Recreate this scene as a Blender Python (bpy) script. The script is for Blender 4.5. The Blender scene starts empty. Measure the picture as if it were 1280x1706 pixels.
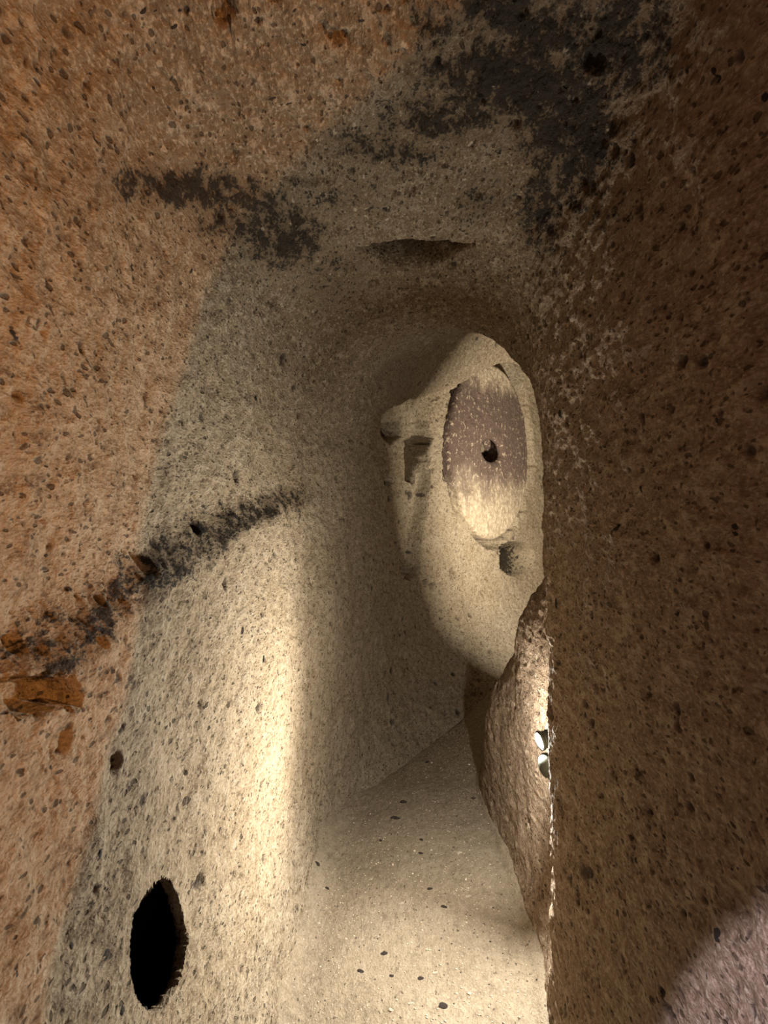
import bpy, math, random
import numpy as np
from mathutils import Vector, Matrix

random.seed(7)
RNG = np.random.default_rng(11)
SC = bpy.context.scene
COL = SC.collection
W, H = 1280, 1706

# ------------------------------------------------------------------ camera
EYE = 1.5
LENS = 26.0
FPX = H * LENS / 36.0
PITCH = math.atan((870 - H / 2) / FPX)          # the camera looks a little upward
cam_d = bpy.data.cameras.new('camera')
cam_d.sensor_fit = 'VERTICAL'
cam_d.sensor_height = 36.0
cam_d.sensor_width = 27.0
cam_d.lens = LENS
cam_d.clip_start = 0.02
cam_d.dof.use_dof = True
cam_d.dof.focus_distance = 3.2
cam_d.dof.aperture_fstop = 13.0
cam = bpy.data.objects.new('camera', cam_d)
cam.location = (0, 0, EYE)
cam.rotation_euler = (math.pi / 2 + PITCH, 0, 0)
COL.objects.link(cam)
SC.camera = cam

# ------------------------------------------------------------------ world, exposure
SC.view_settings.view_transform = 'Standard'
SC.view_settings.look = 'None'
SC.view_settings.gamma = 1.0
SC.view_settings.use_curve_mapping = False
SC.view_settings.exposure = 0.12
SC.cycles.max_bounces = 8
SC.cycles.diffuse_bounces = 6
SC.cycles.use_denoising = True
wd = bpy.data.worlds.new('world')
SC.world = wd
wd.use_nodes = True
wd.node_tree.nodes['Background'].inputs[0].default_value = (0, 0, 0, 1)
wd.node_tree.nodes['Background'].inputs[1].default_value = 0.0


def aim(o, target):
    d = Vector(target) - Vector(o.location)
    o.rotation_euler = d.to_track_quat('-Z', 'Y').to_euler()


def spot(name, loc, target, color, power, angle, blend, radius):
    l = bpy.data.lights.new(name, 'SPOT')
    l.color = color
    l.energy = power
    l.spot_size = math.radians(angle)
    l.spot_blend = blend
    l.shadow_soft_size = radius
    o = bpy.data.objects.new(name, l)
    o.location = loc
    COL.objects.link(o)
    aim(o, target)
    return o


def point(name, loc, color, power, radius):
    l = bpy.data.lights.new(name, 'POINT')
    l.color = color
    l.energy = power
    l.shadow_soft_size = radius
    o = bpy.data.objects.new(name, l)
    o.location = loc
    COL.objects.link(o)
    return o


def disk(name, loc, target, color, power, radius):
    l = bpy.data.lights.new(name, 'AREA')
    l.shape = 'DISK'
    l.color = color
    l.energy = power
    l.size = radius * 2
    o = bpy.data.objects.new(name, l)
    o.location = loc
    COL.objects.link(o)
    aim(o, target)
    return o


# the lit spotlight on the right wall (its light; the fixture is built below)
LAMP = Vector((0.582, 2.62, 0.738))
LAMP_AIM = Vector((-0.46, 1.45, 0.50))
LAMP_DIR = Vector((-1.0, -0.22, -0.22)).normalized()
disk('wall_spotlight_light', LAMP + LAMP_DIR * 0.052, LAMP_AIM, (1.0, 0.96, 0.86), 52, 0.033)
spot('wall_spotlight_glow', LAMP + LAMP_DIR * 0.085, LAMP + Vector((-.58, .80, -.02)), (1.0, 0.96, 0.86), 66, 172, 0.9, 0.012)
# the lamp round the bend that lights the millstone
disk('bend_lamp_light', (1.5, 5.3, 1.40), (1.92, 6.5, 1.75), (1.0, 0.93, 0.78), 84, 0.05)
# amber lamp in the side passage behind the camera's right shoulder
AMBER = Vector((1.45, -0.72, 1.25))
spot('side_passage_amber_light', AMBER, (-0.15, 1.35, 2.35), (1.0, 0.43, 0.125), 170, 92, 1.0, 0.03)
# cool lamp behind the camera, its cone catching the foot of the right wall
spot('rear_cool_light', (-0.40, 0.10, 1.90), (0.465, 0.88, 0.665), (0.84, 0.80, 1.0), 200, 21.5, 0.14, 0.03)
point('rear_fill_light', (-0.26, -0.55, 1.20), (0.82, 0.74, 1.0), 3.6, 0.12)  # added fill light, stands in for bounced cool light on the right wall


# ------------------------------------------------------------------ numpy helpers
def project(P):
    d = P - np.array([0, 0, EYE])
    c, s = math.cos(PITCH), math.sin(PITCH)
    dep = d[..., 1] * c + d[..., 2] * s
    up = -d[..., 1] * s + d[..., 2] * c
    dd = np.where(dep > 0.05, dep, np.nan)
    return W / 2 + FPX * d[..., 0] / dd, H / 2 - FPX * up / dd, dep


def pchip(x, Y, xi):
    x = np.asarray(x, float)
    Y = np.asarray(Y, float)
    h = np.diff(x)
    sh = (-1,) + (1,) * (Y.ndim - 1)
    d = np.diff(Y, axis=0) / h.reshape(sh)
    m = np.zeros_like(Y)
    a, b = d[:-1], d[1:]
    w1 = (2 * h[1:] + h[:-1]).reshape(sh)
    w2 = (h[1:] + 2 * h[:-1]).reshape(sh)
    with np.errstate(divide='ignore', invalid='ignore'):
        hm = (w1 + w2) / (w1 / a + w2 / b)
    m[1:-1] = np.where(a * b > 0, hm, 0)
    m[0], m[-1] = d[0], d[-1]
    k = np.clip(np.searchsorted(x, xi, side='right') - 1, 0, len(x) - 2)
    hk = h[k].reshape(sh)
    s = ((xi - x[k]) / h[k]).reshape(sh)
    return ((1 + 2 * s) * (1 - s) ** 2 * Y[k] + s * (1 - s) ** 2 * hk * m[k]
            + s * s * (3 - 2 * s) * Y[k + 1] + s * s * (s - 1) * hk * m[k + 1])


_perm = np.random.default_rng(3).permutation(256).astype(np.int32)
_perm = np.concatenate([_perm, _perm])
_g = np.random.default_rng(4).normal(size=(256, 3)).astype(np.float32)
_g /= np.linalg.norm(_g, axis=1, keepdims=True)


def perlin(P):
    P = P.astype(np.float32)
    i = np.floor(P).astype(np.int32)
    f = P - i
    w = f * f * f * (f * (f * 6 - 15) + 10)
    i &= 255
    out = 0
    for dx in (0, 1):
        for dy in (0, 1):
            for dz in (0, 1):
                h = _perm[(_perm[(_perm[(i[..., 0] + dx) & 255] + i[..., 1] + dy) & 255] + i[..., 2] + dz) & 255]
                g = _g[h]
                v = g[..., 0] * (f[..., 0] - dx) + g[..., 1] * (f[..., 1] - dy) + g[..., 2] * (f[..., 2] - dz)
                ww = ((w[..., 0] if dx else 1 - w[..., 0]) * (w[..., 1] if dy else 1 - w[..., 1])
                      * (w[..., 2] if dz else 1 - w[..., 2]))
                out = out + v * ww
    return out


def smooth(a, b, x):
    t = np.clip((x - a) / (b - a), 0, 1)
    return t * t * (3 - 2 * t)


def grid_normals(P):
    du = np.gradient(P, axis=0)
    dt = np.gradient(P, axis=1)
    n = np.cross(dt, du)
    return n / np.maximum(np.linalg.norm(n, axis=-1, keepdims=True), 1e-9)


def poly_dist(px, py, poly):
    """signed distance in pixels to a polygon, positive inside"""
    poly = np.asarray(poly, float)
    best = np.full(px.shape, 1e9)
    inside = np.zeros(px.shape, bool)
    n = len(poly)
    for k in range(n):
        ax, ay = poly[k]
        bx, by = poly[(k + 1) % n]
        ex, ey = bx - ax, by - ay
        t = np.clip(((px - ax) * ex + (py - ay) * ey) / (ex * ex + ey * ey + 1e-9), 0, 1)
        best = np.minimum(best, np.hypot(px - ax - t * ex, py - ay - t * ey))
        with np.errstate(divide='ignore', invalid='ignore'):
            c = ((ay > py) != (by > py)) & (px < ex * (py - ay) / (ey if ey else 1e-9) + ax)
        inside ^= c
    return np.where(inside, best, -best)


def make_mesh(name, V, F, attrs=None, mat=None, parent=None, smooth_shade=True):
    me = bpy.data.meshes.new(name)
    V = np.ascontiguousarray(V, np.float32)
    F = np.ascontiguousarray(F, np.int32)
    k = F.shape[1]
    me.vertices.add(len(V))
    me.vertices.foreach_set('co', V.ravel())
    me.loops.add(F.size)
    me.loops.foreach_set('vertex_index', F.ravel())
    me.polygons.add(len(F))
    me.polygons.foreach_set('loop_start', np.arange(0, F.size, k, dtype=np.int32))
    me.polygons.foreach_set('loop_total', np.full(len(F), k, np.int32))
    if smooth_shade:
        me.polygons.foreach_set('use_smooth', np.ones(len(F), bool))
    me.update(calc_edges=True)
    for an, av in (attrs or {}).items():
        a = me.attributes.new(an, 'FLOAT', 'POINT')
        a.data.foreach_set('value', np.ascontiguousarray(av, np.float32).ravel())
    if mat:
        me.materials.append(mat)
    o = bpy.data.objects.new(name, me)
    COL.objects.link(o)
    if parent:
        o.parent = parent
    return o


def tag(o, label, cat, group=None):
    o['label'] = label
    o['category'] = cat
    if group:
        o['group'] = group


# ------------------------------------------------------------------ materials
def new_mat(name):
    m = bpy.data.materials.new(name)
    m.use_nodes = True
    nt = m.node_tree
    return m, nt, nt.nodes['Principled BSDF']


def nd(nt, kind, **kw):
    n = nt.nodes.new(kind)
    for k, v in kw.items():
        if hasattr(n, k):
            setattr(n, k, v)
    return n


def mth(nt, op, a, b=None, c=None, clamp=False):
    n = nt.nodes.new('ShaderNodeMath')
    n.operation = op
    n.use_clamp = clamp
    for i, v in enumerate((a, b, c)):
        if v is None:
            continue
        if isinstance(v, (int, float)):
            n.inputs[i].default_value = v
        else:
            nt.links.new(v, n.inputs[i])
    return n.outputs[0]


def mixc(nt, fac, a, b):
    n = nt.nodes.new('ShaderNodeMix')
    n.data_type = 'RGBA'
    for s, v in ((n.inputs[0], fac), (n.inputs[6], a), (n.inputs[7], b)):
        if isinstance(v, (int, float)):
            s.default_value = v
        elif isinstance(v, tuple):
            s.default_value = (*v, 1)
        else:
            nt.links.new(v, s)
    return n.outputs[2]


def mrange(nt, v, a, b, c=0.0, d=1.0):
    n = nt.nodes.new('ShaderNodeMapRange')
    n.interpolation_type = 'SMOOTHSTEP'
    nt.links.new(v, n.inputs[0])
    for i, x in enumerate((a, b, c, d)):
        n.inputs[i + 1].default_value = x
    return n.outputs[0]


def noise(nt, vec, scale, detail=4, rough=0.6):
    n = nt.nodes.new('ShaderNodeTexNoise')
    n.inputs['Scale'].default_value = scale
    n.inputs['Detail'].default_value = detail
    n.inputs['Roughness'].default_value = rough
    nt.links.new(vec, n.inputs['Vector'])
    return n.outputs['Fac']


def specks(nt, vec, scale, r, keep):
    """irregular grains: 1 inside a grain. keep = share of cells that hold one"""
    v = nt.nodes.new('ShaderNodeTexVoronoi')
    v.inputs['Scale'].default_value = scale
    nt.links.new(vec, v.inputs['Vector'])
    sep = nt.nodes.new('ShaderNodeSeparateColor')
    nt.links.new(v.outputs['Color'], sep.inputs[0])
    rad = mth(nt, 'MULTIPLY', sep.outputs[1], r)
    rad = mth(nt, 'ADD', rad, r * 0.35)
    d = mth(nt, 'SUBTRACT', rad, v.outputs['Distance'])
    inside = mrange(nt, d, 0.0, 0.10)
    on = mth(nt, 'LESS_THAN', sep.outputs[0], keep)
    return mth(nt, 'MULTIPLY', inside, on)


def attr(nt, name):
    n = nt.nodes.new('ShaderNodeAttribute')
    n.attribute_name = name
    return n.outputs['Fac']


def tuff(name, base_a, base_b, dark, light, stretch=(1, 1, 1), pore=1.0, bump=1.0, dust=False):
    m, nt, bs = new_mat(name)
    tc = nt.nodes.new('ShaderNodeTexCoord')
    mp = nt.nodes.new('ShaderNodeMapping')
    mp.inputs['Scale'].default_value = stretch
    nt.links.new(tc.outputs['Object'], mp.inputs[0])
    # warp so that grains are ragged
    nz = nt.nodes.new('ShaderNodeTexNoise')
    nz.inputs['Scale'].default_value = 55
    nz.inputs['Detail'].default_value = 2
    nt.links.new(mp.outputs[0], nz.inputs['Vector'])
    ws = nt.nodes.new('ShaderNodeVectorMath')
    ws.operation = 'MULTIPLY_ADD'
    nt.links.new(nz.outputs['Color'], ws.inputs[0])
    ws.inputs[1].default_value = (0.014,) * 3
    nt.links.new(mp.outputs[0], ws.inputs[2])
    vec = ws.outputs[0]
    big = noise(nt, mp.outputs[0], 5, 4, 0.6)
    mid = noise(nt, mp.outputs[0], 38, 5, 0.65)
    fine = noise(nt, mp.outputs[0], 170, 4, 0.7)
    c = mixc(nt, mrange(nt, big, 0.35, 0.65), base_a, base_b)
    c = mixc(nt, attr(nt, 'tone'), c, (.36, .25, .17))
    c = mixc(nt, mth(nt, 'MULTIPLY', attr(nt, 'ceil_shade'), .80), c, (.185, .130, .078))  # painted shade: ceiling colour darkened to offset too much bounced light
    c = mixc(nt, attr(nt, 'dust'), c, mixc(nt, mrange(nt, big, 0.35, 0.65), (.355, .285, .20), (.41, .335, .24)))
    c = mixc(nt, mrange(nt, mid, 0.50, 0.68, 0, 0.6), c, light)
    c = mixc(nt, mrange(nt, mid, 0.48, 0.30, 0, 0.8), c, dark)
    c = mixc(nt, mrange(nt, fine, 0.51, 0.66, 0, 0.6), c, light)
    c = mixc(nt, mrange(nt, fine, 0.48, 0.33, 0, 0.7), c, dark)
    s1 = specks(nt, vec, 60, 0.28, 0.16 * pore)
    s2 = specks(nt, vec, 120, 0.40, 0.26 * pore)
    s3 = specks(nt, vec, 75, 0.32, 0.10)
    sp = mth(nt, 'MAXIMUM', s1, s2)
    c = mixc(nt, mth(nt, 'MULTIPLY', s3, 0.6), c, light)
    c = mixc(nt, mth(nt, 'MULTIPLY', sp, 0.75), c, tuple(x * 0.35 for x in dark))
    c = mixc(nt, mth(nt, 'MULTIPLY', attr(nt, 'clast'), 0.85), c, (0.045, 0.032, 0.026))
    hs = nt.nodes.new('ShaderNodeHueSaturation')
    hs.inputs['Value'].default_value = 0.72
    nt.links.new(c, hs.inputs['Color'])
    c = hs.outputs[0]
    # soot: smoke stain and the darker tone of the bend pit, broken up where the surface has chipped
    st = mth(nt, 'ADD', attr(nt, 'soot_and_pit'), mth(nt, 'MULTIPLY', mth(nt, 'SUBTRACT', mid, 0.5), 1.9))
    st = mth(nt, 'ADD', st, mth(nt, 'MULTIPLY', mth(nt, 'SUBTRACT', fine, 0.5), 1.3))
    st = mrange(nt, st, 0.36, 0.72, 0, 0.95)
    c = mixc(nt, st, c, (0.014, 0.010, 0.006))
    nt.links.new(c, bs.inputs['Base Color'])
    bs.inputs['Roughness'].default_value = 0.95
    bs.inputs['Specular IOR Level'].default_value = 0.15
    hgt = mth(nt, 'MULTIPLY', mid, 1.0)
    hgt = mth(nt, 'ADD', hgt, mth(nt, 'MULTIPLY', fine, 0.35))
    hgt = mth(nt, 'SUBTRACT', hgt, mth(nt, 'MULTIPLY', sp, 0.5 * pore))
    b = nt.nodes.new('ShaderNodeBump')
    b.inputs['Strength'].default_value = 0.9
    b.inputs['Distance'].default_value = 0.022 * bump
    nt.links.new(hgt, b.inputs['Height'])
    nt.links.new(b.outputs[0], bs.inputs['Normal'])
    return m


M_WALL = tuff('tuff_wall', stretch=(1, .42, 1), base_a=(0.43, 0.325, 0.205), base_b=(0.50, 0.39, 0.26), dark=(0.17, 0.112, 0.062), light=(0.68, 0.57, 0.42))
M_FLOOR = tuff('tuff_floor', stretch=(1, .5, 1), base_a=(0.355, 0.285, 0.20), base_b=(0.41, 0.335, 0.24), dark=(0.235, 0.185, 0.13), light=(0.52, 0.43, 0.315), pore=0.22, bump=0.55)


def plain(name, col, rough=0.8, bumpd=0.0, scale=60, var=0.35, metal=0.0):
    m, nt, bs = new_mat(name)
    tc = nt.nodes.new('ShaderNodeTexCoord')
    n1 = noise(nt, tc.outputs['Object'], scale, 5, 0.65)
    c = mixc(nt, mrange(nt, n1, 0.3, 0.7), tuple(x * (1 - var) for x in col), tuple(min(1, x * (1 + var)) for x in col))
    nt.links.new(c, bs.inputs['Base Color'])
    bs.inputs['Roughness'].default_value = rough
    bs.inputs['Metallic'].default_value = metal
    bs.inputs['Specular IOR Level'].default_value = 0.25
    if bumpd:
        b = nt.nodes.new('ShaderNodeBump')
        b.inputs['Distance'].default_value = bumpd
        nt.links.new(n1, b.inputs['Height'])
        nt.links.new(b.outputs[0], bs.inputs['Normal'])
    return m


M_CLAST_D = plain('dark_scoria', (0.055, 0.042, 0.034), 0.9, 0.004, 150)
M_CLAST_L = plain('pale_pumice', (0.62, 0.53, 0.41), 0.95, 0.004, 150)
M_CLAST_B = plain('brown_clast', (0.24, 0.165, 0.105), 0.95, 0.004, 150)

# ------------------------------------------------------------------ the tunnel: control net
# one row per station: left plan point, right plan points at five heights, floor z, ceiling z, arch drop
Lp = [(-.50, -2.5), (-.48, -1.2), (-.46, -.3), (-.45, .3), (-.445, .7), (-.44, 1.1), (-.435, 1.6), (-.425, 2.05),
      (-.39, 2.6), (-.33, 3.2), (-.23, 3.9), (-.09, 4.7), (.07, 5.35), (.28, 5.82), (.56, 6.15), (1.02, 6.8),
      (1.5, 7.5), (2.0, 8.1), (3.0, 8.6), (4.5, 8.8)]
R85 = [(3.0, .30), (1.9, .34), (1.1, .40), (.60, .50), (.475, .72), (.455, 1.05), (.455, 1.5), (.465, 1.95),
       (.50, 2.32), (.58, 2.68), (.72, 3.05), (1.0, 3.5), (1.4, 3.9), (1.9, 4.2), (2.3, 4.4), (2.7, 4.6),
       (3.1, 4.8), (3.5, 5.0), (4.2, 5.3), (5, 5.6)]
R60 = [(3.0, .30), (1.9, .34), (1.0, .36), (.385, .50), (.47, .80), (.475, 1.05), (.48, 1.5), (.50, 2.0),
       (.535, 2.44), (.605, 2.78), (.74, 3.15), (1.0, 3.6), (1.4, 4.0), (1.9, 4.3), (2.3, 4.5), (2.7, 4.7),
       (3.1, 4.9), (3.5, 5.1), (4.2, 5.4), (5, 5.7)]
R40 = [(3.0, .30), (1.9, .34), (1.0, .36), (.20, .36), (.45, .80), (.49, 1.05), (.495, 1.5), (.497, 2.0),
       (.515, 2.30), (.64, 2.62), (.585, 3.25), (.75, 3.68), (1.25, 4.2), (1.7, 4.7), (2.2, 4.9), (2.6, 5.1),
       (3.0, 5.2), (3.5, 5.4), (4.2, 5.6), (5, 5.9)]
R17 = [(3.0, .30), (1.9, .34), (1.0, .36), (.20, .36), (.45, .80), (.49, 1.05), (.492, 1.5), (.488, 1.90),
       (.495, 2.18), (.625, 2.52), (.60, 3.2), (.545, 3.95), (.80, 4.4), (1.3, 4.8), (1.7, 5.1), (2.0, 5.4),
       (2.5, 5.5), (3.2, 5.7), (4.2, 5.9), (5, 6.1)]
R00 = [(3.0, .30), (1.9, .34), (1.0, .36), (.20, .36), (.45, .80), (.485, 1.05), (.485, 1.5), (.485, 1.95),
       (.49, 2.22), (.54, 2.62), (.55, 3.2), (.53, 4.05), (.66, 4.7), (1.15, 5.05), (1.5, 5.3), (1.8, 5.6),
       (2.4, 5.75), (3.2, 5.9), (4.2, 6.1), (5, 6.3)]
ZF = [0, 0, 0, 0, 0, 0, 0, 0, 0, 0, 0, 0.0, .07, .20, .32, .42, .5, .5, 1.3, 1.3]
ZC = [2.35, 2.35, 2.35, 2.33, 2.32, 2.30, 2.30, 2.30, 2.30, 2.31, 2.40, 2.58, 2.82, 3.0, 3.15, 3.3, 3.3, 3.3, 3.3, 3.3]
AR = [.14, .14, .14, .14, .14, .14, .14, .15, .19, .27, .4, .5, .6, .6, .6, .5, .5, .5, .5, .5]
S = len(Lp)
LF = [0, .045, .17, .40, .60, .80]
# inward lean of the left wall at those heights (metres towards the passage)
LX = np.array([.05, .0, -.03, -.04, -.035, -.015])
net = []
for i in range(S):
    zf, zc, ar = ZF[i], ZC[i], AR[i]
    hh = zc - zf
    l = np.array(Lp[i])
    j0, j1 = max(0, i - 1), min(S - 1, i + 1)
    tg = np.array(Lp[j1]) - np.array(Lp[j0])
    tg /= np.linalg.norm(tg)
    nin = np.array([tg[1], -tg[0]])
    row = []
    lean = np.array([1.0, .8, .55, .15, 0, 0]) * (0, .03, .05, .06, .04, 0)[max(0, min(5, i - 7 if i < 13 else 18 - i))]
    lean = lean - np.array([.45, .24, .06, 0, 0, 0]) * (0 if i < 11 else (.35, .7, 1, 1, 1, 1, 1, .6, .3)[i - 11])
    for f, lx in zip(LF, LX - lean):
        p = l + nin * lx
        row.append((p[0], p[1], zf + f * hh - (.07 if f == 0 else 0)))
    pl = l + nin * .0
    pr = np.array(R85[i])
    for fx, dr in ((.075, .75), (.26, .17), (.5, .02), (.74, .17), (.92, .75)):
        p = pl + (pr - pl) * fx
        row.append((p[0], p[1], zc - ar * dr))
    for pts, f in ((R85, .80), (R60, .60), (R40, .40), (R17, .17)):
        row.append((pts[i][0], pts[i][1], zf + f * hh))
    p = np.array(R17[i]) * .45 + np.array(R00[i]) * .55
    row.append((p[0], p[1], zf + .06 * hh))
    row.append((R00[i][0], R00[i][1], zf))
    net.append(row)
net = np.array(net)                                   # S x 17 x 3
K = net.shape[1]
UK = np.concatenate([[0], np.cumsum(np.linalg.norm(np.diff(np.array(Lp), axis=0), axis=1)
                                    + np.linalg.norm(np.diff(np.array(R60), axis=0), axis=1))])
TK = np.concatenate([[0], np.cumsum(np.linalg.norm(np.diff(net[6], axis=0), axis=1))])


def surf(us, ts):
    A = pchip(UK, net, us)                            # U x K x 3
    A = np.swapaxes(A, 0, 1)
    B = pchip(TK, A, ts)                              # T x U x 3
    return np.swapaxes(B, 0, 1)


def resample(vals, P, axis, step, pct, smin):
    """parameter values spaced evenly in what a viewer at the entrance sees"""
    px, py, dep = project(P)
    ok = (px > -120) & (px < W + 120) & (py > -120) & (py < H + 120)
    d = np.hypot(np.diff(px, axis=axis), np.diff(py, axis=axis))
    okk = ok[1:] & ok[:-1] if axis == 0 else ok[:, 1:] & ok[:, :-1]
    d = np.where(okk, d, np.nan)
    import warnings
    with warnings.catch_warnings():
        warnings.simplefilter('ignore')
        L = np.nanpercentile(d, pct, axis=1 - axis)
    L = np.nan_to_num(L, nan=0.0)
    geo = np.linalg.norm(np.diff(P, axis=axis), axis=-1).mean(axis=1 - axis) / smin
    L = np.maximum(L / step, geo)
    L = np.convolve(np.pad(L, 4, mode='edge'), np.ones(9) / 9, 'valid')
    cum = np.concatenate([[0], np.cumsum(L)])
    n = int(cum[-1]) + 1
    return np.interp(np.linspace(0, cum[-1], n), cum, vals)


u0 = np.linspace(0, UK[-1], 700)
t0 = np.linspace(0, TK[-1], 500)
P0 = surf(u0, t0)
STEP = 2.3
us = resample(u0, P0, 0, STEP, 65, 0.06)
ts = resample(t0, P0, 1, STEP, 75, 0.02)
iL = int(np.searchsorted(ts, TK[6]))
iR = int(np.searchsorted(ts, TK[10]))
iB = int(np.searchsorted(us, UK[13]))
print('grid', len(us), len(ts), 'tris', 2 * len(us) * len(ts))
P = surf(us, ts)
N = grid_normals(P)
ctr = np.array([0.0, 2.0, 1.3])
if np.sum(N[len(us) // 3] * (np.array([0.05, 0, 1.2]) - P[len(us) // 3] * [1, 0, 1])) < 0:
    N = -N                                            # normals look into the passage
px, py, dep = project(P)
px = np.nan_to_num(px, nan=-9999)
py = np.nan_to_num(py, nan=-9999)
U_, T_ = P.shape[:2]
tt = np.broadcast_to(np.arange(T_)[None, :], (U_, T_))
uu = np.broadcast_to(np.arange(U_)[:, None], (U_, T_))
isL = tt <= iL
isC = (tt > iL) & (tt < iR)
isR = tt >= iR
disp = np.zeros((U_, T_))                             # metres towards the passage
soot_and_pit = np.zeros((U_, T_))
clast = np.zeros((U_, T_))

X, Y, Z = P[..., 0], P[..., 1], P[..., 2]
wob = perlin(P * 9.0) * 6 + perlin(P * 45.0) * np.where(dep < 3, 8, 1.5) + perlin(P * 110.0) * np.where(dep < 3, 5, 0)     # ragged outlines, in pixels

# the shelf along the left wall: the lower wall stands proud
zl = np.interp(Y, [0, .8, 1.0, 1.45, 2.05, 3.0, 4.0], [1.24, 1.30, 1.34, 1.41, 1.50, 1.60, 1.68]) + perlin(P * 6) * .03
fade = 1 - smooth(2.4, 3.9, Y)
disp += np.where(isL, .055 * fade * (1 - smooth(-.05, .06, Z - zl)), 0)
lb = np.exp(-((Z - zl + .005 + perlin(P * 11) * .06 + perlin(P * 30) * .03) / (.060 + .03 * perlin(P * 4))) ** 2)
soot_and_pit = np.maximum(soot_and_pit, np.where(isL, .62 * lb * (1 - smooth(2.9, 3.7, Y)) * smooth(.75, 1.0, Y), 0))


def recess(mask, poly, depth, soft=4, rag=1.0, dark=0.0):
    global disp, soot_and_pit
    b = np.asarray(poly, float)
    m = mask & (px > b[:, 0].min() - 40) & (px < b[:, 0].max() + 40) & (py > b[:, 1].min() - 40) & (py < b[:, 1].max() + 40)
    if not m.any():
        return
    d = poly_dist(px[m], py[m], poly) + wob[m] * rag * .5
    s = smooth(-soft * .5, soft, d)
    disp[m] -= depth * s
    if dark:
        soot_and_pit[m] = np.maximum(soot_and_pit[m], dark * s)


def blob(mask, cx, cy, rx, ry, a, ang=0):
    global soot_and_pit
    c, s = math.cos(math.radians(ang)), math.sin(math.radians(ang))
    dx, dy = px - cx, py - cy
    q = ((dx * c + dy * s) / rx) ** 2 + ((-dx * s + dy * c) / ry) ** 2
    soot_and_pit = np.where(mask & (dep > .1), np.maximum(soot_and_pit, a * np.exp(-q)), soot_and_pit)


up = isC | isR | isL
for b in ((860, 120, 190, 110, .88, 0), (950, 210, 120, 170, .85, 0), (905, 350, 50, 110, .72, 0), (760, 190, 170, 70, .72, -15),
          (1010, 60, 170, 130, .76, 0), (860, 20, 160, 80, .7, 0), (720, 30, 100, 60, .55, 0), (640, 250, 160, 50, .58, 5), (1000, 330, 80, 90, .5, 0),
          (800, 330, 110, 60, .45, 0), (340, 318, 200, 50, .76, 6), (250, 300, 120, 40, .6, 0), (470, 385, 100, 76, .76, 0),
          (390, 370, 100, 46, .64, 0), (550, 450, 80, 90, .45, 0), (660, 620, 60, 90, .3, 0), (580, 330, 120, 60, .45, 0)):
    blob(up, *b)

# hollow in the ceiling
nearc = (Y > 1.6) & (Y < 3.2)
dy_ = py - 412
q = (np.abs(px - 690) / 98) ** 1.7 + (np.abs(dy_) / np.where(dy_ < 0, 13, 46)) ** 1.4
disp -= np.where((isC | isL) & nearc, .38 * (1 - smooth(np.where(py < 412, .80, .45), 1.05, q + perlin(P * 14) * .12)) , 0)
q2 = np.hypot((px - 690) / 130, (py - 430) / 34)
disp -= np.where((isC | isL) & nearc & (py > 408), .03 * (1 - smooth(.4, 1.1, q2)), 0)

# slot at the near end of the shelf
recess(isL, [(-60, 1132), (20, 1122), (52, 1128), (72, 1150), (66, 1176), (44, 1180), (18, 1172), (-10, 1186), (-60, 1196)], .05, 6, 2.4)
# broken hollows where the left wall turns
LF_ = isL & (Y > 4.0)
recess(LF_, [(628, 662), (660, 655), (690, 668), (712, 700), (718, 800), (706, 880), (692, 955), (672, 955), (656, 880),
             (640, 800), (620, 740)], .10, 7, .4)
recess(LF_, [(640, 598), (672, 586), (690, 590), (688, 604), (664, 616), (640, 618)], 0.085, 4, .8)
recess(LF_, [(627, 662), (646, 660), (640, 675), (624, 682)], 0.102, 3, .6)
recess(LF_, [(660, 694), (676, 686), (688, 700), (688, 726), (676, 738), (660, 724)], 0.238, 4, .7)
recess(LF_, [(628, 745), (640, 742), (642, 770), (634, 778), (626, 765)], 0.153, 3, .6)
recess(LF_, [(663, 793), (672, 790), (679, 800), (674, 812), (665, 806)], 0.153, 3, .5)
recess(LF_, [(695, 718), (716, 716), (722, 730), (712, 760), (706, 806), (696, 800)], 0.170, 3, .7)
recess(LF_, [(649, 835), (660, 850), (660, 885), (651, 888)], 0.119, 3, .6)
recess(LF_, [(657, 895), (672, 892), (680, 908), (672, 920), (660, 912)], 0.153, 3, .6)
recess(LF_, [(674, 962), (684, 945), (697, 942), (694, 955), (684, 966)], 0.153, 3, .5)
recess(LF_, [(703, 968), (711, 965), (713, 975), (706, 978)], 0.102, 3, .4)
recess(LF_, [(716, 974), (724, 970), (726, 980), (719, 984)], 0.102, 3, .4)
recess(LF_, [(750, 952), (756, 946), (762, 958), (764, 972), (754, 966)], 0.102, 4, .4)
recess(LF_, [(747, 700), (762, 672), (768, 680), (762, 735), (750, 742)], 0.238, 3, .8)
recess(LF_, [(747, 752), (765, 752), (766, 760), (758, 774), (749, 768)], 0.238, 3, .6)
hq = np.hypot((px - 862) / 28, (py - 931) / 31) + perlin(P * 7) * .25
disp -= np.where(isL & (Y > 5), .30 * np.sqrt(np.clip(1 - hq ** 2, 0, 1)), 0)
recess(isL & (Y > 6), [(886, 612), (902, 612), (902, 634), (886, 634)], .1, 3, .3)
recess(isC & (Y < 2), [(352, -30), (390, -30), (392, 20), (378, 42), (358, 38)], .02, 10, .6)
recess(isC & (Y < 2), [(5, 110), (40, 98), (78, 118), (66, 145), (40, 150), (12, 128)], .014, 10, 1.2)
recess(isC & (Y < 2), [(55, 10), (75, 5), (95, 25), (88, 42), (66, 40)], .012, 10, .8)
recess(isC & (Y < 2), [(540, 50), (580, 52), (582, 66), (556, 72), (542, 64)], .012, 6, .6)
recess(isC & (Y < 3), [(460, 300), (520, 290), (560, 300), (520, 310)], .012, 4, .6)

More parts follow.
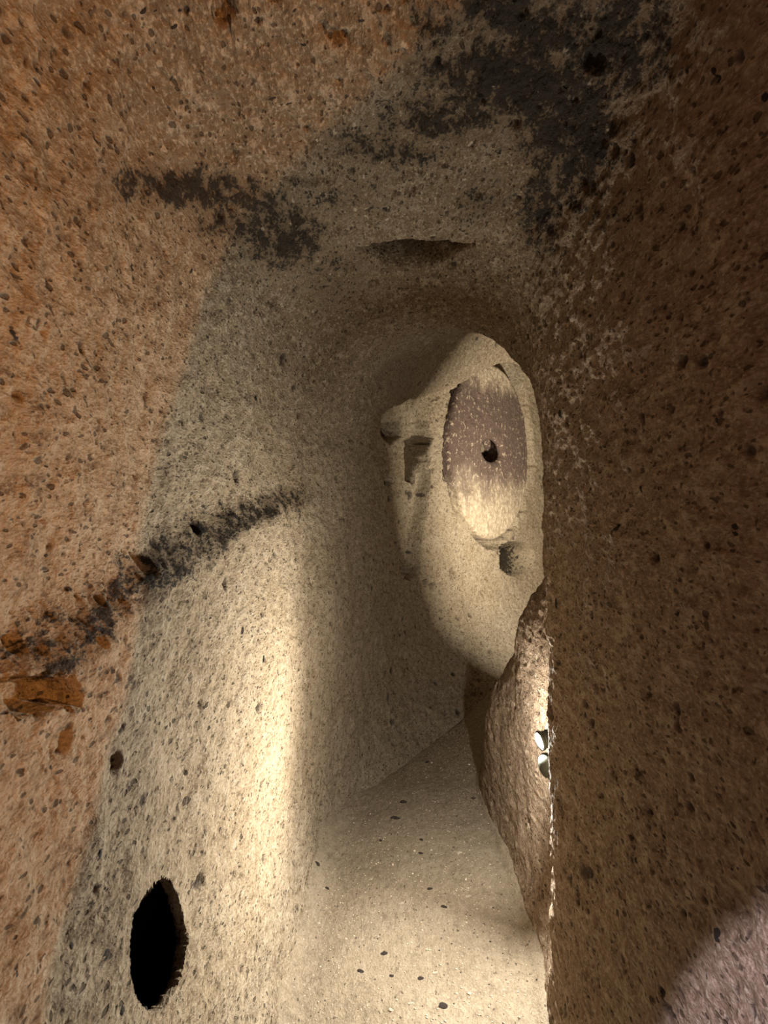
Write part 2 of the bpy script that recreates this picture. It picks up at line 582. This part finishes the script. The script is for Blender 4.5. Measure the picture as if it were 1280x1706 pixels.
soot_and_pit = np.where(isL & (Y > 5), np.maximum(soot_and_pit, .95 * np.clip(1.25 - hq ** 2, 0, 1)), soot_and_pit)  # inside of the bend pit coloured darker than the rock round it
# seat of the millstone cut into the wall of the bend
STC = np.array([1.042, 6.815, 2.165])
STT = np.array([.563, .826, 0.0])
STN = np.array([.826, -.563, 0.0])
STR = .845
rel = P - STC
a_t, a_z = rel @ STT, rel[..., 2]
rr = np.hypot(a_t, a_z)
seat = isL & (Y > 5.5)
off_n = rel @ STN
sd = (1 - smooth(STR + .00, STR + .07, rr + perlin(P * 5) * .09 + perlin(P * 16) * .05))
sd *= 1 - smooth(.40, .65, -a_z) * smooth(.10, .40, -a_t)
disp -= np.where(seat, sd * (.30 + off_n), 0)

# broad form
def fbm(sc, amp):
    return perlin(P * (sc * np.array([1, 1.0 if sc < 10 else .45, 1])) + 17.3) * amp


far = np.clip(dep / 2.0, .6, 2.0)
disp += fbm(1.6, .035) * np.where(isR, .35, 1) + fbm(4.5, .016) * np.where(isR, .7, 1) + fbm(13, .010) + fbm(36, .0075) + np.where(isL, perlin(P * 24) * .010 * lb * (1 - smooth(2.9, 3.7, Y)), 0) + fbm(95, .0050)
# pick marks: short strokes running down the walls
pk = perlin(P * np.array([26, 13, 11.0]) + 5) * .009
disp += np.where(isC, pk * .4, pk * (1 - .85 * np.where(isL, lb, 0)))

tone = np.broadcast_to(smooth(TK[8], TK[11], ts)[None, :], (U_, T_)).copy()
shade_t = smooth(TK[4] + .2, TK[6] + .1, ts) * (1 - smooth(TK[9] + .05, TK[11], ts))  # mask of the painted ceiling shade, fading out down the walls
ceil_shade = np.broadcast_to(shade_t[None, :] * (1 - .45 * smooth(UK[10], UK[13], us))[:, None], (U_, T_)).copy()
zfloor = P[:, :1, 2]
dust = np.where(isL, .9 * (1 - smooth(.05, .62, P[..., 2] - zfloor + perlin(P * 5) * .25)), 0)
# open pores, each pressed into the surface
cand = np.argwhere((px > -30) & (px < W + 30) & (py > -30) & (py < H + 30) & (dep > .4) & (dep < 9))
edge_len_u = np.linalg.norm(np.diff(P, axis=0), axis=-1)
edge_len_t = np.linalg.norm(np.diff(P, axis=1), axis=-1)
pick = cand[RNG.integers(0, len(cand), 5200)]
for (ui, ti) in pick:
    if ti < 3 or ti > T_ - 4 or ui < 3 or ui > U_ - 4:
        continue
    d0 = dep[ui, ti]
    rpx = 2.6 + RNG.pareto(2.6) * 2.2
    r = min(rpx * d0 / FPX, .022)
    wu = int(r * 3.0 / max(edge_len_u[ui, ti], 1e-4)) + 1
    wt = int(r * 1.8 / max(edge_len_t[ui, ti], 1e-4)) + 1
    if wu > 60 or wt > 60:
        continue
    sl = (slice(max(0, ui - wu), ui + wu + 1), slice(max(0, ti - wt), ti + wt + 1))
    dd = P[sl] - P[ui, ti]
    el = RNG.uniform(.6, 1.0)
    dd = dd * np.array([1, .5, 1])
    if RNG.random() < .5:
        qq = np.sqrt(dd[..., 0] ** 2 + dd[..., 1] ** 2 / el ** 2 + dd[..., 2] ** 2)
    else:
        qq = np.sqrt(dd[..., 0] ** 2 + dd[..., 1] ** 2 + (dd[..., 2] * el) ** 2)
    s = 1 - smooth(.55, 1.1, qq / r + RNG.normal(0, .03))
    disp[sl] -= s * r * RNG.uniform(.5, 1.2)
    if RNG.random() < ((.30 if isC[ui, ti] else .5) if d0 < 3 else .12):
        clast[sl] = np.maximum(clast[sl], s)

Q = P + N * disp[..., None]

# ------------------------------------------------------------------ cut the little shaft through the left wall
HOLE = [(270, 1462), (256, 1476), (240, 1497), (222, 1528), (217, 1570), (218, 1622), (224, 1655), (236, 1676), (252, 1690),
        (266, 1684), (282, 1664), (298, 1640), (307, 1604), (311, 1562), (305, 1522), (296, 1488), (284, 1466)]
qx, qy, qd = project(Q)
near = isL & (qd > .9) & (qd < 1.9)
inside = np.zeros((U_, T_), bool)
inside[near] = (poly_dist(qx[near], qy[near], HOLE) + wob[near] * .22) > 0

idx = np.arange(U_ * T_).reshape(U_, T_)
Vall = Q.reshape(-1, 3)


def quads(u_a, u_b, t_a, t_b):
    g = idx[u_a:u_b + 1, t_a:t_b + 1]
    return np.stack([g[:-1, :-1], g[1:, :-1], g[1:, 1:], g[:-1, 1:]], -1).reshape(-1, 4)


def piece(name, F, mat):
    used, inv = np.unique(F.ravel(), return_inverse=True)
    o = make_mesh(name, Vall[used], inv.reshape(F.shape)[:, ::-1],
                  {'soot_and_pit': soot_and_pit.ravel()[used], 'clast': clast.ravel()[used], 'tone': tone.ravel()[used], 'dust': dust.ravel()[used], 'ceil_shade': ceil_shade.ravel()[used]}, mat)
    o['kind'] = 'structure'
    return o


FL = quads(0, iB, 0, iL)
ins = inside.ravel()
drop = ins[FL].sum(axis=1) >= 2
hole_f = FL[drop]
wall_left = piece('wall_left', FL[~drop], M_WALL)
wall_back = piece('wall_back', quads(iB, U_ - 1, 0, iL), M_WALL)
ceiling = piece('ceiling', quads(0, U_ - 1, iL, iR), M_WALL)
wall_right = piece('wall_right', quads(0, U_ - 1, iR, T_ - 1), M_WALL)

# jamb of the shaft: from every rim edge a strip runs back through the thin wall and opens into a dark chamber
ed = {}
for f in hole_f:
    for k in range(4):
        a, b = int(f[k]), int(f[(k + 1) % 4])
        if (b, a) in ed:
            del ed[(b, a)]
        else:
            ed[(a, b)] = 1
rim = list(ed.keys())
rv = sorted({v for e in rim for v in e})
pos = {v: i for i, v in enumerate(rv)}
R0 = Vall[rv]
cen = R0.mean(axis=0)
rings = [R0]
for dx, sc in ((.006, .99), (.014, .985), (.022, 1.0), (.030, 1.12), (.042, 1.5), (.07, 2.3)):
    r = cen + (R0 - cen) * np.array([1, sc, sc])
    r = r + np.array([-dx, 0, 0]) + (perlin(R0 * 40 + dx * 50)[:, None] * .003)
    rings.append(r)
nV = len(rv)
JV = np.concatenate(rings)
JF = [(pos[a] + k * nV, pos[b] + k * nV, pos[b] + (k + 1) * nV, pos[a] + (k + 1) * nV)
      for a, b in rim for k in range(len(rings) - 1)]
jamb = make_mesh('shaft_jamb', JV, np.array(JF), {'soot_and_pit': np.zeros(len(JV)), 'clast': np.zeros(len(JV))}, M_WALL, wall_left)

# chamber behind the shaft: a rough dark cell
nu, nv = 26, 18
th = np.linspace(0, 2 * math.pi, nu, endpoint=False)
ph = np.linspace(-math.pi / 2, math.pi / 2, nv)
CV = np.array([(-1.12 + .60 * math.cos(p) * math.cos(a), 1.7 + .95 * math.cos(p) * math.sin(a), .75 + .6 * math.sin(p))
               for p in ph for a in th])
CV += perlin(CV * 3)[:, None] * .05
CF = [(i * nu + j, i * nu + (j + 1) % nu, (i + 1) * nu + (j + 1) % nu, (i + 1) * nu + j)
      for i in range(nv - 1) for j in range(nu)]
cv = np.array(CF)
cc = CV[cv].mean(axis=1)
keep = ~((cc[:, 0] > -.80) & (np.abs(cc[:, 1] - cen[1]) < .45) & (np.abs(cc[:, 2] - cen[2]) < .45))
chamber = make_mesh('shaft_chamber', CV, cv[keep], {'soot_and_pit': np.full(len(CV), .3), 'clast': np.zeros(len(CV))}, M_WALL, wall_left)

# ------------------------------------------------------------------ floor
lcol, rcol = P[:, 0], P[:, -1]
nw = 330
w = np.linspace(-.10, 1.06, nw)
FP = lcol[:, None] * (1 - w)[None, :, None] + rcol[:, None] * w[None, :, None]
FN = np.zeros_like(FP)
FN[..., 2] = 1
fx, fy, fdep = project(FP)
fx = np.nan_to_num(fx, nan=-9999)
fy = np.nan_to_num(fy, nan=-9999)
fd = perlin(FP * 1.7) * .022 + perlin(FP * 6) * .007 + perlin(FP * 22) * .0025 + perlin(FP * 70) * .0013
# a low worn bank along the left side, with the cracked edge of the beaten floor
ex = np.interp(fy, [1180, 1260, 1330, 1430, 1560, 1706], [612, 572, 545, 515, 470, 430])
edge = ex - fx + perlin(FP * 14) * 14
fd += np.where((fy > 1150) & (fdep > .3), .032 * smooth(-3, 4, edge) * (1 - smooth(1430, 1560, fy)), 0)
# fillets into the walls
fr = smooth(UK[10], UK[13], us)[:, None]
wf = .17 + .12 * fr
tq = np.clip((wf - w[None, :]) / wf, 0, 2)
fil = tq ** 2.2
fd += .09 * (1 - smooth(UK[9], UK[11], us)[:, None]) * fil + .02 * smooth(.95, 1.0, w)[None, :]
rg = smooth(.0, .5, tq)
fd += rg * (perlin(FP * 13 + 17.3) * .008 + perlin(FP * 36 + 17.3) * .006 + perlin(FP * 95 + 17.3) * .003)
fclast = np.zeros(fd.shape)
FQ = FP + FN * fd[..., None]
gi = np.arange(U_ * nw).reshape(U_, nw)
FF = np.stack([gi[:-1, :-1], gi[:-1, 1:], gi[1:, 1:], gi[1:, :-1]], -1).reshape(-1, 4)
floor = make_mesh('floor', FQ.reshape(-1, 3), FF, {'soot_and_pit': np.zeros(U_ * nw), 'clast': fclast.ravel()}, M_FLOOR)
floor['kind'] = 'structure'


# ------------------------------------------------------------------ closing walls behind the camera and at the end of the bend
def cap(name, ring, flip):
    n = len(ring)
    c = ring.mean(axis=0)
    rows = [c + (ring - c) * s for s in (1.03, .75, .5, .25, .05)]
    V = np.concatenate(rows)
    V = V + perlin(V * 2)[:, None] * .04
    F = [(k * n + i, k * n + i + 1, (k + 1) * n + i + 1, (k + 1) * n + i) for k in range(4) for i in range(n - 1)]
    o = make_mesh(name, V, np.array(F)[:, ::-1] if flip else np.array(F), {'soot_and_pit': np.zeros(len(V)), 'clast': np.zeros(len(V))}, M_WALL)
    o['kind'] = 'structure'


cap('wall_rear', np.concatenate([Q[0, ::6], Q[0, :1]]), False)
cap('wall_end', np.concatenate([Q[-1, ::6], Q[-1, :1]]), True)

# ------------------------------------------------------------------ stones set in the rock
def stone_mesh(name, mat, seed):
    import bmesh
    bm = bmesh.new()
    bmesh.ops.create_icosphere(bm, subdivisions=2, radius=1)
    r = random.Random(seed)
    k = [r.uniform(.75, 1.1) for _ in range(3)]
    o = np.array([r.uniform(0, 50) for _ in range(3)])
    for v in bm.verts:
        c = np.array(v.co)
        f = 1 + .35 * float(perlin((c * 1.3 + o)[None])[0]) + .2 * float(perlin((c * 3 + o)[None])[0])
        v.co = Vector((c[0] * k[0] * f, c[1] * k[1] * f, c[2] * k[2] * f * .6))
    me = bpy.data.meshes.new(name)
    bm.to_mesh(me)
    bm.free()
    me.materials.append(mat)
    return me


ST = {'d': [stone_mesh('dark_stone', M_CLAST_D, s) for s in range(3)],
      'l': [stone_mesh('pale_stone', M_CLAST_L, s + 10) for s in range(3)],
      'b': [stone_mesh('brown_stone', M_CLAST_B, s + 20) for s in range(3)]}
SN = grid_normals(Q)
SN *= np.sign(np.sum(SN * N, axis=-1, keepdims=True))


def place(surfQ, nrm, sx, sy, sdep, parent, x, y, rpx, kind, asp=1.0, maxd=99, sink=.35):
    m = np.hypot(sx - x, sy - y) + np.where(sdep < maxd, 0, 1e6) + sdep * 1.0
    k = np.unravel_index(np.nanargmin(m), m.shape)
    if abs(sx[k] - x) > 12 or abs(sy[k] - y) > 12:
        return
    r = rpx * sdep[k] / FPX
    n = Vector(nrm[k])
    o = bpy.data.objects.new('stone', random.choice(ST[kind]))
    o.parent = parent
    o.location = Vector(surfQ[k]) - n * r * sink
    o.rotation_euler = (n.to_track_quat('Z', 'Y') @ Matrix.Rotation(random.uniform(-.4, .4), 4, 'Z').to_quaternion()).to_euler()
    o.scale = (r * (1.7 if abs(n.x) > .6 else 1), r * asp * (1.5 if abs(n.z) > .7 else 1), r)
    COL.objects.link(o)


qx, qy, qd = [np.nan_to_num(a, nan=-9999) for a in project(Q)]
reg = {'L': (np.where(isL & (uu < iB), qx, -9999), wall_left), 'C': (np.where(isC, qx, -9999), ceiling),
       'R': (np.where(isR, qx, -9999), wall_right)}
fqx, fqy, fqd = [np.nan_to_num(a, nan=-9999) for a in project(FQ)]
FNN = grid_normals(FQ)
FNN *= np.sign(FNN[..., 2:3])
for r_, x, y, rp, kd, asp in (
        ('R', 927, 1002, 9, 'd', 1.9), ('R', 932, 690, 6, 'd', 1.1), ('R', 956, 692, 5, 'd', 1.6), ('R', 1054, 718, 6, 'd', 1.0),
        ('R', 1025, 880, 7, 'd', 1.2), ('R', 1227, 882, 9, 'd', 1.5), ('R', 984, 814, 4, 'd', 1.0), ('R', 1068, 816, 5, 'd', 1.2),
        ('R', 976, 1192, 6, 'd', 1.1), ('R', 1107, 1402, 7, 'd', 1.2), ('R', 1196, 1552, 8, 'd', 1.8), ('R', 1141, 740, 6, 'd', .9),
        ('R', 1158, 648, 5, 'd', 1.0), ('R', 1190, 845, 4, 'd', 1.2), ('R', 1010, 1020, 5, 'd', .8), ('R', 888, 985, 4, 'd', 1),
        ('R', 1128, 1022, 5, 'd', .9), ('R', 1096, 1074, 5, 'd', 1.2), ('R', 1062, 1436, 5, 'd', 1.3), ('R', 1022, 1443, 5, 'd', 1.2),
        ('R', 952, 1458, 5, 'd', 1.7), ('R', 1240, 310, 9, 'd', 1.0), ('R', 1190, 125, 8, 'd', 1.0), ('R', 1272, 160, 9, 'd', 1.2),
        ('L', 346, 562, 6, 'd', 1.3), ('L', 427, 662, 5, 'd', 1.2), ('L', 404, 1050, 5, 'd', 1.4), ('L', 392, 408, 5, 'd', 1),
        ('L', 402, 1080, 4, 'd', 1), ('L', 548, 988, 4, 'd', 1), ('L', 392, 1406, 13, 'l', .9), ('L', 168, 1425, 8, 'd', 1.2),
        ('L', 85, 1278, 6, 'd', 1.2), ('L', 178, 1590, 8, 'd', 1.3), ('L', 118, 1574, 7, 'd', 1), ('L', 205, 1684, 6, 'd', 1.3),
        ('L', 55, 806, 12, 'b', .8), ('L', 28, 806, 9, 'd', .9), ('L', 30, 920, 5, 'd', 1), ('L', 75, 922, 6, 'd', 1),
        ('L', 400, 868, 8, 'd', .8), ('L', 165, 455, 8, 'l', .9), ('L', 215, 722, 7, 'l', .8), ('L', 242, 1032, 5, 'd', 1.4),
        ('L', 115, 1050, 5, 'd', 1), ('L', 95, 1202, 5, 'd', 1.3), ('L', 300, 545, 5, 'd', 1), ('L', 260, 580, 6, 'd', 1.2),
        ('L', 310, 600, 5, 'd', 1), ('L', 220, 445, 6, 'd', 1.3), ('L', 320, 450, 5, 'd', 1.3), ('L', 25, 555, 7, 'd', 1.1),
        ('L', 150, 720, 5, 'd', .8), ('L', 500, 860, 4, 'd', 1), ('L', 470, 760, 4, 'd', 1), ('L', 590, 700, 4, 'd', 1),
        ('C', 175, 78, 9, 'd', .5), ('C', 240, 18, 7, 'd', .7), ('C', 258, 18, 5, 'd', .7), ('C', 300, 16, 6, 'd', .6),
        ('C', 340, 98, 9, 'b', .5), ('C', 290, 45, 6, 'd', .8), ('C', 285, 132, 6, 'd', .6), ('C', 600, 36, 8, 'd', .5),
        ('C', 505, 75, 6, 'd', .6), ('C', 453, 165, 6, 'd', 1), ('C', 481, 173, 6, 'd', .8), ('C', 370, 175, 7, 'b', .6),
        ('C', 415, 260, 9, 'l', .7), ('C', 566, 145, 5, 'l', .5), ('C', 492, 16, 6, 'd', .7), ('C', 450, 208, 6, 'd', .5),
        ('C', 480, 220, 6, 'd', .5), ('C', 735, 360, 5, 'd', .7), ('C', 775, 300, 8, 'l', .6), ('C', 790, 452, 5, 'd', .7),
        ('C', 878, 458, 4, 'd', .7), ('C', 592, 390, 5, 'd', .5)):
    sx, par = reg[r_]
    place(Q, SN, sx, qy, qd, par, x, y, rp, kd, asp, 9, .45)
# scattered smaller stones of the same kinds
ns = 0
while ns < 130:
    x, y = random.uniform(0, W), random.uniform(0, H)
    r_ = 'R' if x > 930 else ('C' if y < 330 and x > 200 else 'L')
    if r_ == 'L' and (x > 620 or (x > 480 and y > 1100)):
        continue
    sx, par = reg[r_]
    place(Q, SN, sx, qy, qd, par, x, y, random.uniform(3.2, 5.5), random.choice('dddbbl'), random.uniform(.7, 1.6), 9, .5)
    ns += 1
for x, y, rp, kd, asp in ((673, 1336, 7, 'd', .6), (529, 1438, 7, 'd', .8), (657, 1362, 5, 'd', .9), (600, 1618, 6, 'd', .8),
                          (640, 1590, 6, 'd', .8), (739, 1676, 8, 'd', .9), (740, 1511, 5, 'd', .8), (662, 1362, 5, 'd', .8),
                          (545, 1480, 4, 'd', .8), (702, 1400, 4, 'd', .8), (702, 1420, 4, 'd', 1), (634, 1401, 4, 'd', .7),
                          (712, 1270, 4, 'd', .8), (716, 1480, 4, 'd', .9), (652, 1625, 4, 'd', .9), (700, 1630, 5, 'd', .8),
                          (780, 1492, 5, 'l', .8), (765, 1420, 5, 'l', .8), (685, 1670, 5, 'l', .8), (725, 1620, 5, 'l', .8),
                          (790, 1650, 5, 'l', .8), (660, 1131, 5, 'l', .6), (664, 1144, 4, 'l', .6), (670, 1505, 4, 'l', .8),
                          (618, 1465, 4, 'l', .8), (840, 1650, 5, 'l', .8), (818, 1010, 4, 'l', .6)):
    place(FQ, FNN, fqx, fqy, fqd, floor, x, y, rp, kd, asp, 9, .25)


def grit(name, n, mat, seed):
    rng = np.random.default_rng(seed)
    base = np.array([(1, 0, 0), (-1, 0, 0), (0, 1, 0), (0, -1, 0), (0, 0, 1), (0, 0, -1)], float)
    tri = np.array([(0, 2, 4), (2, 1, 4), (1, 3, 4), (3, 0, 4), (2, 0, 5), (1, 2, 5), (3, 1, 5), (0, 3, 5)])
    ok = np.argwhere((fqy > 1180) & (fqy < H + 40) & (w[None, :] > .05) & (w[None, :] < .98) & (fqd < 5.5))
    s = ok[rng.integers(0, len(ok), n)]
    c = FQ[s[:, 0], s[:, 1]]
    r = rng.uniform(.0016, .0042, n) * (1 + rng.pareto(4, n) * .6)
    V = c[:, None, :] + base[None] * r[:, None, None] * rng.uniform(.5, 1.2, (n, 6, 1)) * np.array([1, 1, .6])
    F = (tri[None] + (np.arange(n) * 6)[:, None, None]).reshape(-1, 3)
    o = make_mesh(name, V.reshape(-1, 3), F, None, mat, floor, False)
    o['kind'] = 'stuff'


grit('pale_grit', 2600, M_CLAST_L, 5)
grit('dark_grit', 350, M_CLAST_D, 6)

# ------------------------------------------------------------------ the millstone door
def stone_material():
    m, nt, bs = new_mat('millstone_rock')
    tc = nt.nodes.new('ShaderNodeTexCoord')
    ob = tc.outputs['Object']
    sep = nt.nodes.new('ShaderNodeSeparateXYZ')
    nt.links.new(ob, sep.inputs[0])
    n1 = noise(nt, ob, 3.5, 4, .6)
    n2 = noise(nt, ob, 22, 5, .7)
    n3 = noise(nt, ob, 70, 4, .7)
    # dusty pale lower part, iron-brown upper part with a paler top rim
    h = mth(nt, 'ADD', sep.outputs[2], mth(nt, 'MULTIPLY', mth(nt, 'SUBTRACT', n1, .5), .7))
    brown = mth(nt, 'MULTIPLY', mrange(nt, h, -.60, -.12), mrange(nt, h, .72, .48))
    c = mixc(nt, brown, mixc(nt, mrange(nt, n2, .4, .6), (.40, .30, .19), (.60, .48, .33)), (.125, .078, .056))
    sp = mth(nt, 'MULTIPLY', mrange(nt, n2, .55, .64), mrange(nt, n1, .30, .62, .7, 1.0))
    c = mixc(nt, mth(nt, 'MULTIPLY', sp, .85), c, (.62, .48, .33))
    c = mixc(nt, mrange(nt, n3, .44, .30, 0, .5), c, (.10, .065, .05))
    nt.links.new(c, bs.inputs['Base Color'])
    bs.inputs['Roughness'].default_value = .9
    hg = mth(nt, 'ADD', n2, mth(nt, 'MULTIPLY', n3, .4))
    b = nt.nodes.new('ShaderNodeBump')
    b.inputs['Distance'].default_value = .03
    nt.links.new(hg, b.inputs['Height'])
    nt.links.new(b.outputs[0], bs.inputs['Normal'])
    return m


M_STONE = stone_material()
nr, na = 46, 220
RH, RT, TH = .105, .81, .25
prof = [(RH * 1.9, -TH), (RH * 2.1, -TH * .7), (RH * 1.9, -.11), (RH * 1.15, -.07), (RH * 1.0, -.05), (RH * 1.02, -.03), (RH * 1.12, -.014), (RH * 1.35, -.002)]
prof += [(RH * 1.35 + (RT - .03 - RH * 1.35) * k / nr, 0) for k in range(1, nr + 1)]
prof += [(RT - .012, -.008), (RT, -.03), (RT + .005, -.12), (RT, -.22), (RT - .02, -TH), (RH * 1.9, -TH)]
prof = np.array(prof)
ang = np.linspace(0, 2 * math.pi, na, endpoint=False)
rad = prof[:, 0][:, None] * (1 + .06 * perlin(np.stack([np.cos(ang) * 1.5, np.sin(ang) * 1.5, ang * 0 + 3], -1)))[None, :]
SV = np.stack([rad * np.cos(ang), np.broadcast_to(-prof[:, 1][:, None], rad.shape), rad * np.sin(ang)], -1)
# local axes: x along the wall, -y out to the passage, z up
SV[..., 0] *= (1 + .95 * np.exp(-((np.maximum(prof[:, 0] / RH - 1, 0)) / 1.6) ** 2))[:, None]
nz_ = perlin(SV * 4) * .020 + perlin(SV * 14) * .012 + perlin(SV * 40) * .006
SV[..., 1] += nz_
SV[..., 0] += nz_ * .5
npz = len(prof)
gi = np.arange(npz * na).reshape(npz, na)
g2 = np.concatenate([gi, gi[:, :1]], 1)
SF = np.stack([g2[:-1, :-1], g2[1:, :-1], g2[1:, 1:], g2[:-1, 1:]], -1).reshape(-1, 4)
mill = make_mesh('millstone', SV.reshape(-1, 3), SF[:, ::-1], None, M_STONE)
mill.location = Vector(STC - STN * .035)
mill.rotation_euler = (0, 0, math.atan2(STT[1], STT[0]))
tag(mill, 'big round millstone door with a hole in its centre, on edge at the bend', 'stone door')

# ------------------------------------------------------------------ the lit spotlight on the right wall
import bmesh
M_HOUSING = plain('grey_green_metal', (0.05, 0.055, 0.042), 0.6, 0.0, 30, .2, 0.3)
mE, ntE, bsE = new_mat('lit_lens')
bsE.inputs['Base Color'].default_value = (1, .97, .9, 1)
bsE.inputs['Emission Color'].default_value = (1.0, .95, .84, 1)
bsE.inputs['Emission Strength'].default_value = 30


def lathe(name, prof, mat, parent, n=40):
    pr = np.array(prof, float)
    a = np.linspace(0, 2 * math.pi, n, endpoint=False)
    V = np.stack([pr[:, 0][:, None] * np.cos(a), pr[:, 0][:, None] * np.sin(a), np.broadcast_to(pr[:, 1][:, None], (len(pr), n))], -1)
    g = np.arange(len(pr) * n).reshape(len(pr), n)
    g = np.concatenate([g, g[:, :1]], 1)
    F = np.stack([g[:-1, :-1], g[:-1, 1:], g[1:, 1:], g[1:, :-1]], -1).reshape(-1, 4)
    return make_mesh(name, V.reshape(-1, 3), F, None, mat, parent)


lamp = bpy.data.objects.new('spotlight', None)
lamp.empty_display_size = .05
lamp.location = LAMP
lamp.scale = (.86, .86, .95)
lamp.rotation_euler = LAMP_DIR.to_track_quat('Z', 'Y').to_euler()
COL.objects.link(lamp)
tag(lamp, 'small lit spotlight with grey-green metal body fixed to the rough right wall', 'lamp')
lathe('housing', [(0.0001, -.05), (.020, -.05), (.027, -.046), (.031, -.03), (.033, 0), (.035, .02), (.0365, .034), (.034, .034), (.031, .022), (.0001, .02)],
      M_HOUSING, lamp)
lathe('bezel', [(.0335, .026), (.039, .027), (.041, .032), (.041, .038), (.038, .041), (.034, .040), (.033, .034), (.0335, .026)], M_HOUSING, lamp)
lens = lathe('lens', [(.0335, .033), (.033, .037), (.026, .042), (.015, .045), (.0001, .046)], mE, lamp)
lens['label'] = 'glowing white lens'
for k in range(5):
    z = -.042 + k * .011
    lathe('cooling_fin', [(.028, z), (.037, z), (.0375, z + .002), (.037, z + .004), (.028, z + .004), (.028, z)], M_HOUSING, lamp, 32)


def tube(name, pts, r, mat, parent, n=12):
    pts = [Vector(p) for p in pts]
    V, F = [], []
    for i, p in enumerate(pts):
        d = (pts[min(i + 1, len(pts) - 1)] - pts[max(i - 1, 0)]).normalized()
        s = d.orthogonal().normalized()
        t = d.cross(s)
        for k in range(n):
            a = 2 * math.pi * k / n
            V.append(p + s * math.cos(a) * r + t * math.sin(a) * r)
    for i in range(len(pts) - 1):
        for k in range(n):
            F.append((i * n + k, i * n + (k + 1) % n, (i + 1) * n + (k + 1) % n, (i + 1) * n + k))
    return make_mesh(name, np.array([tuple(v) for v in V]), np.array(F), None, mat, parent)


# bracket and rounded base below the head, in world space, brought into the lamp's frame
bpy.context.view_layer.update()
inv = lamp.matrix_world.inverted()
base_c = Vector((.572, 2.605, .648))


def local(ps):
    return [inv @ Vector(p) for p in ps]


tube('bracket', local([LAMP - LAMP_DIR * .02 + Vector((0.0, 0, -.025)), (.592, 2.61, .705), base_c + Vector((.01, .01, .02)), base_c]), .009, M_HOUSING, lamp)
bv = []
pr = [(0.0001, .042), (.016, .040), (.026, .030), (.030, .012), (.029, -.010), (.024, -.028), (.014, -.040), (.0001, -.043)]
ob_ = lathe('base', pr, M_HOUSING, lamp, 28)
ob_.matrix_parent_inverse = inv
ob_.location = base_c
ob_.rotation_euler = (0, math.radians(-8), 0)
tube('cable', local([base_c + Vector((.005, .0, -.035)), base_c + Vector((.015, .01, -.07)), base_c + Vector((.025, .02, -.11)), base_c + Vector((.07, .04, -.13))]), .004, M_HOUSING, lamp)
print('meshes', len(bpy.data.objects))
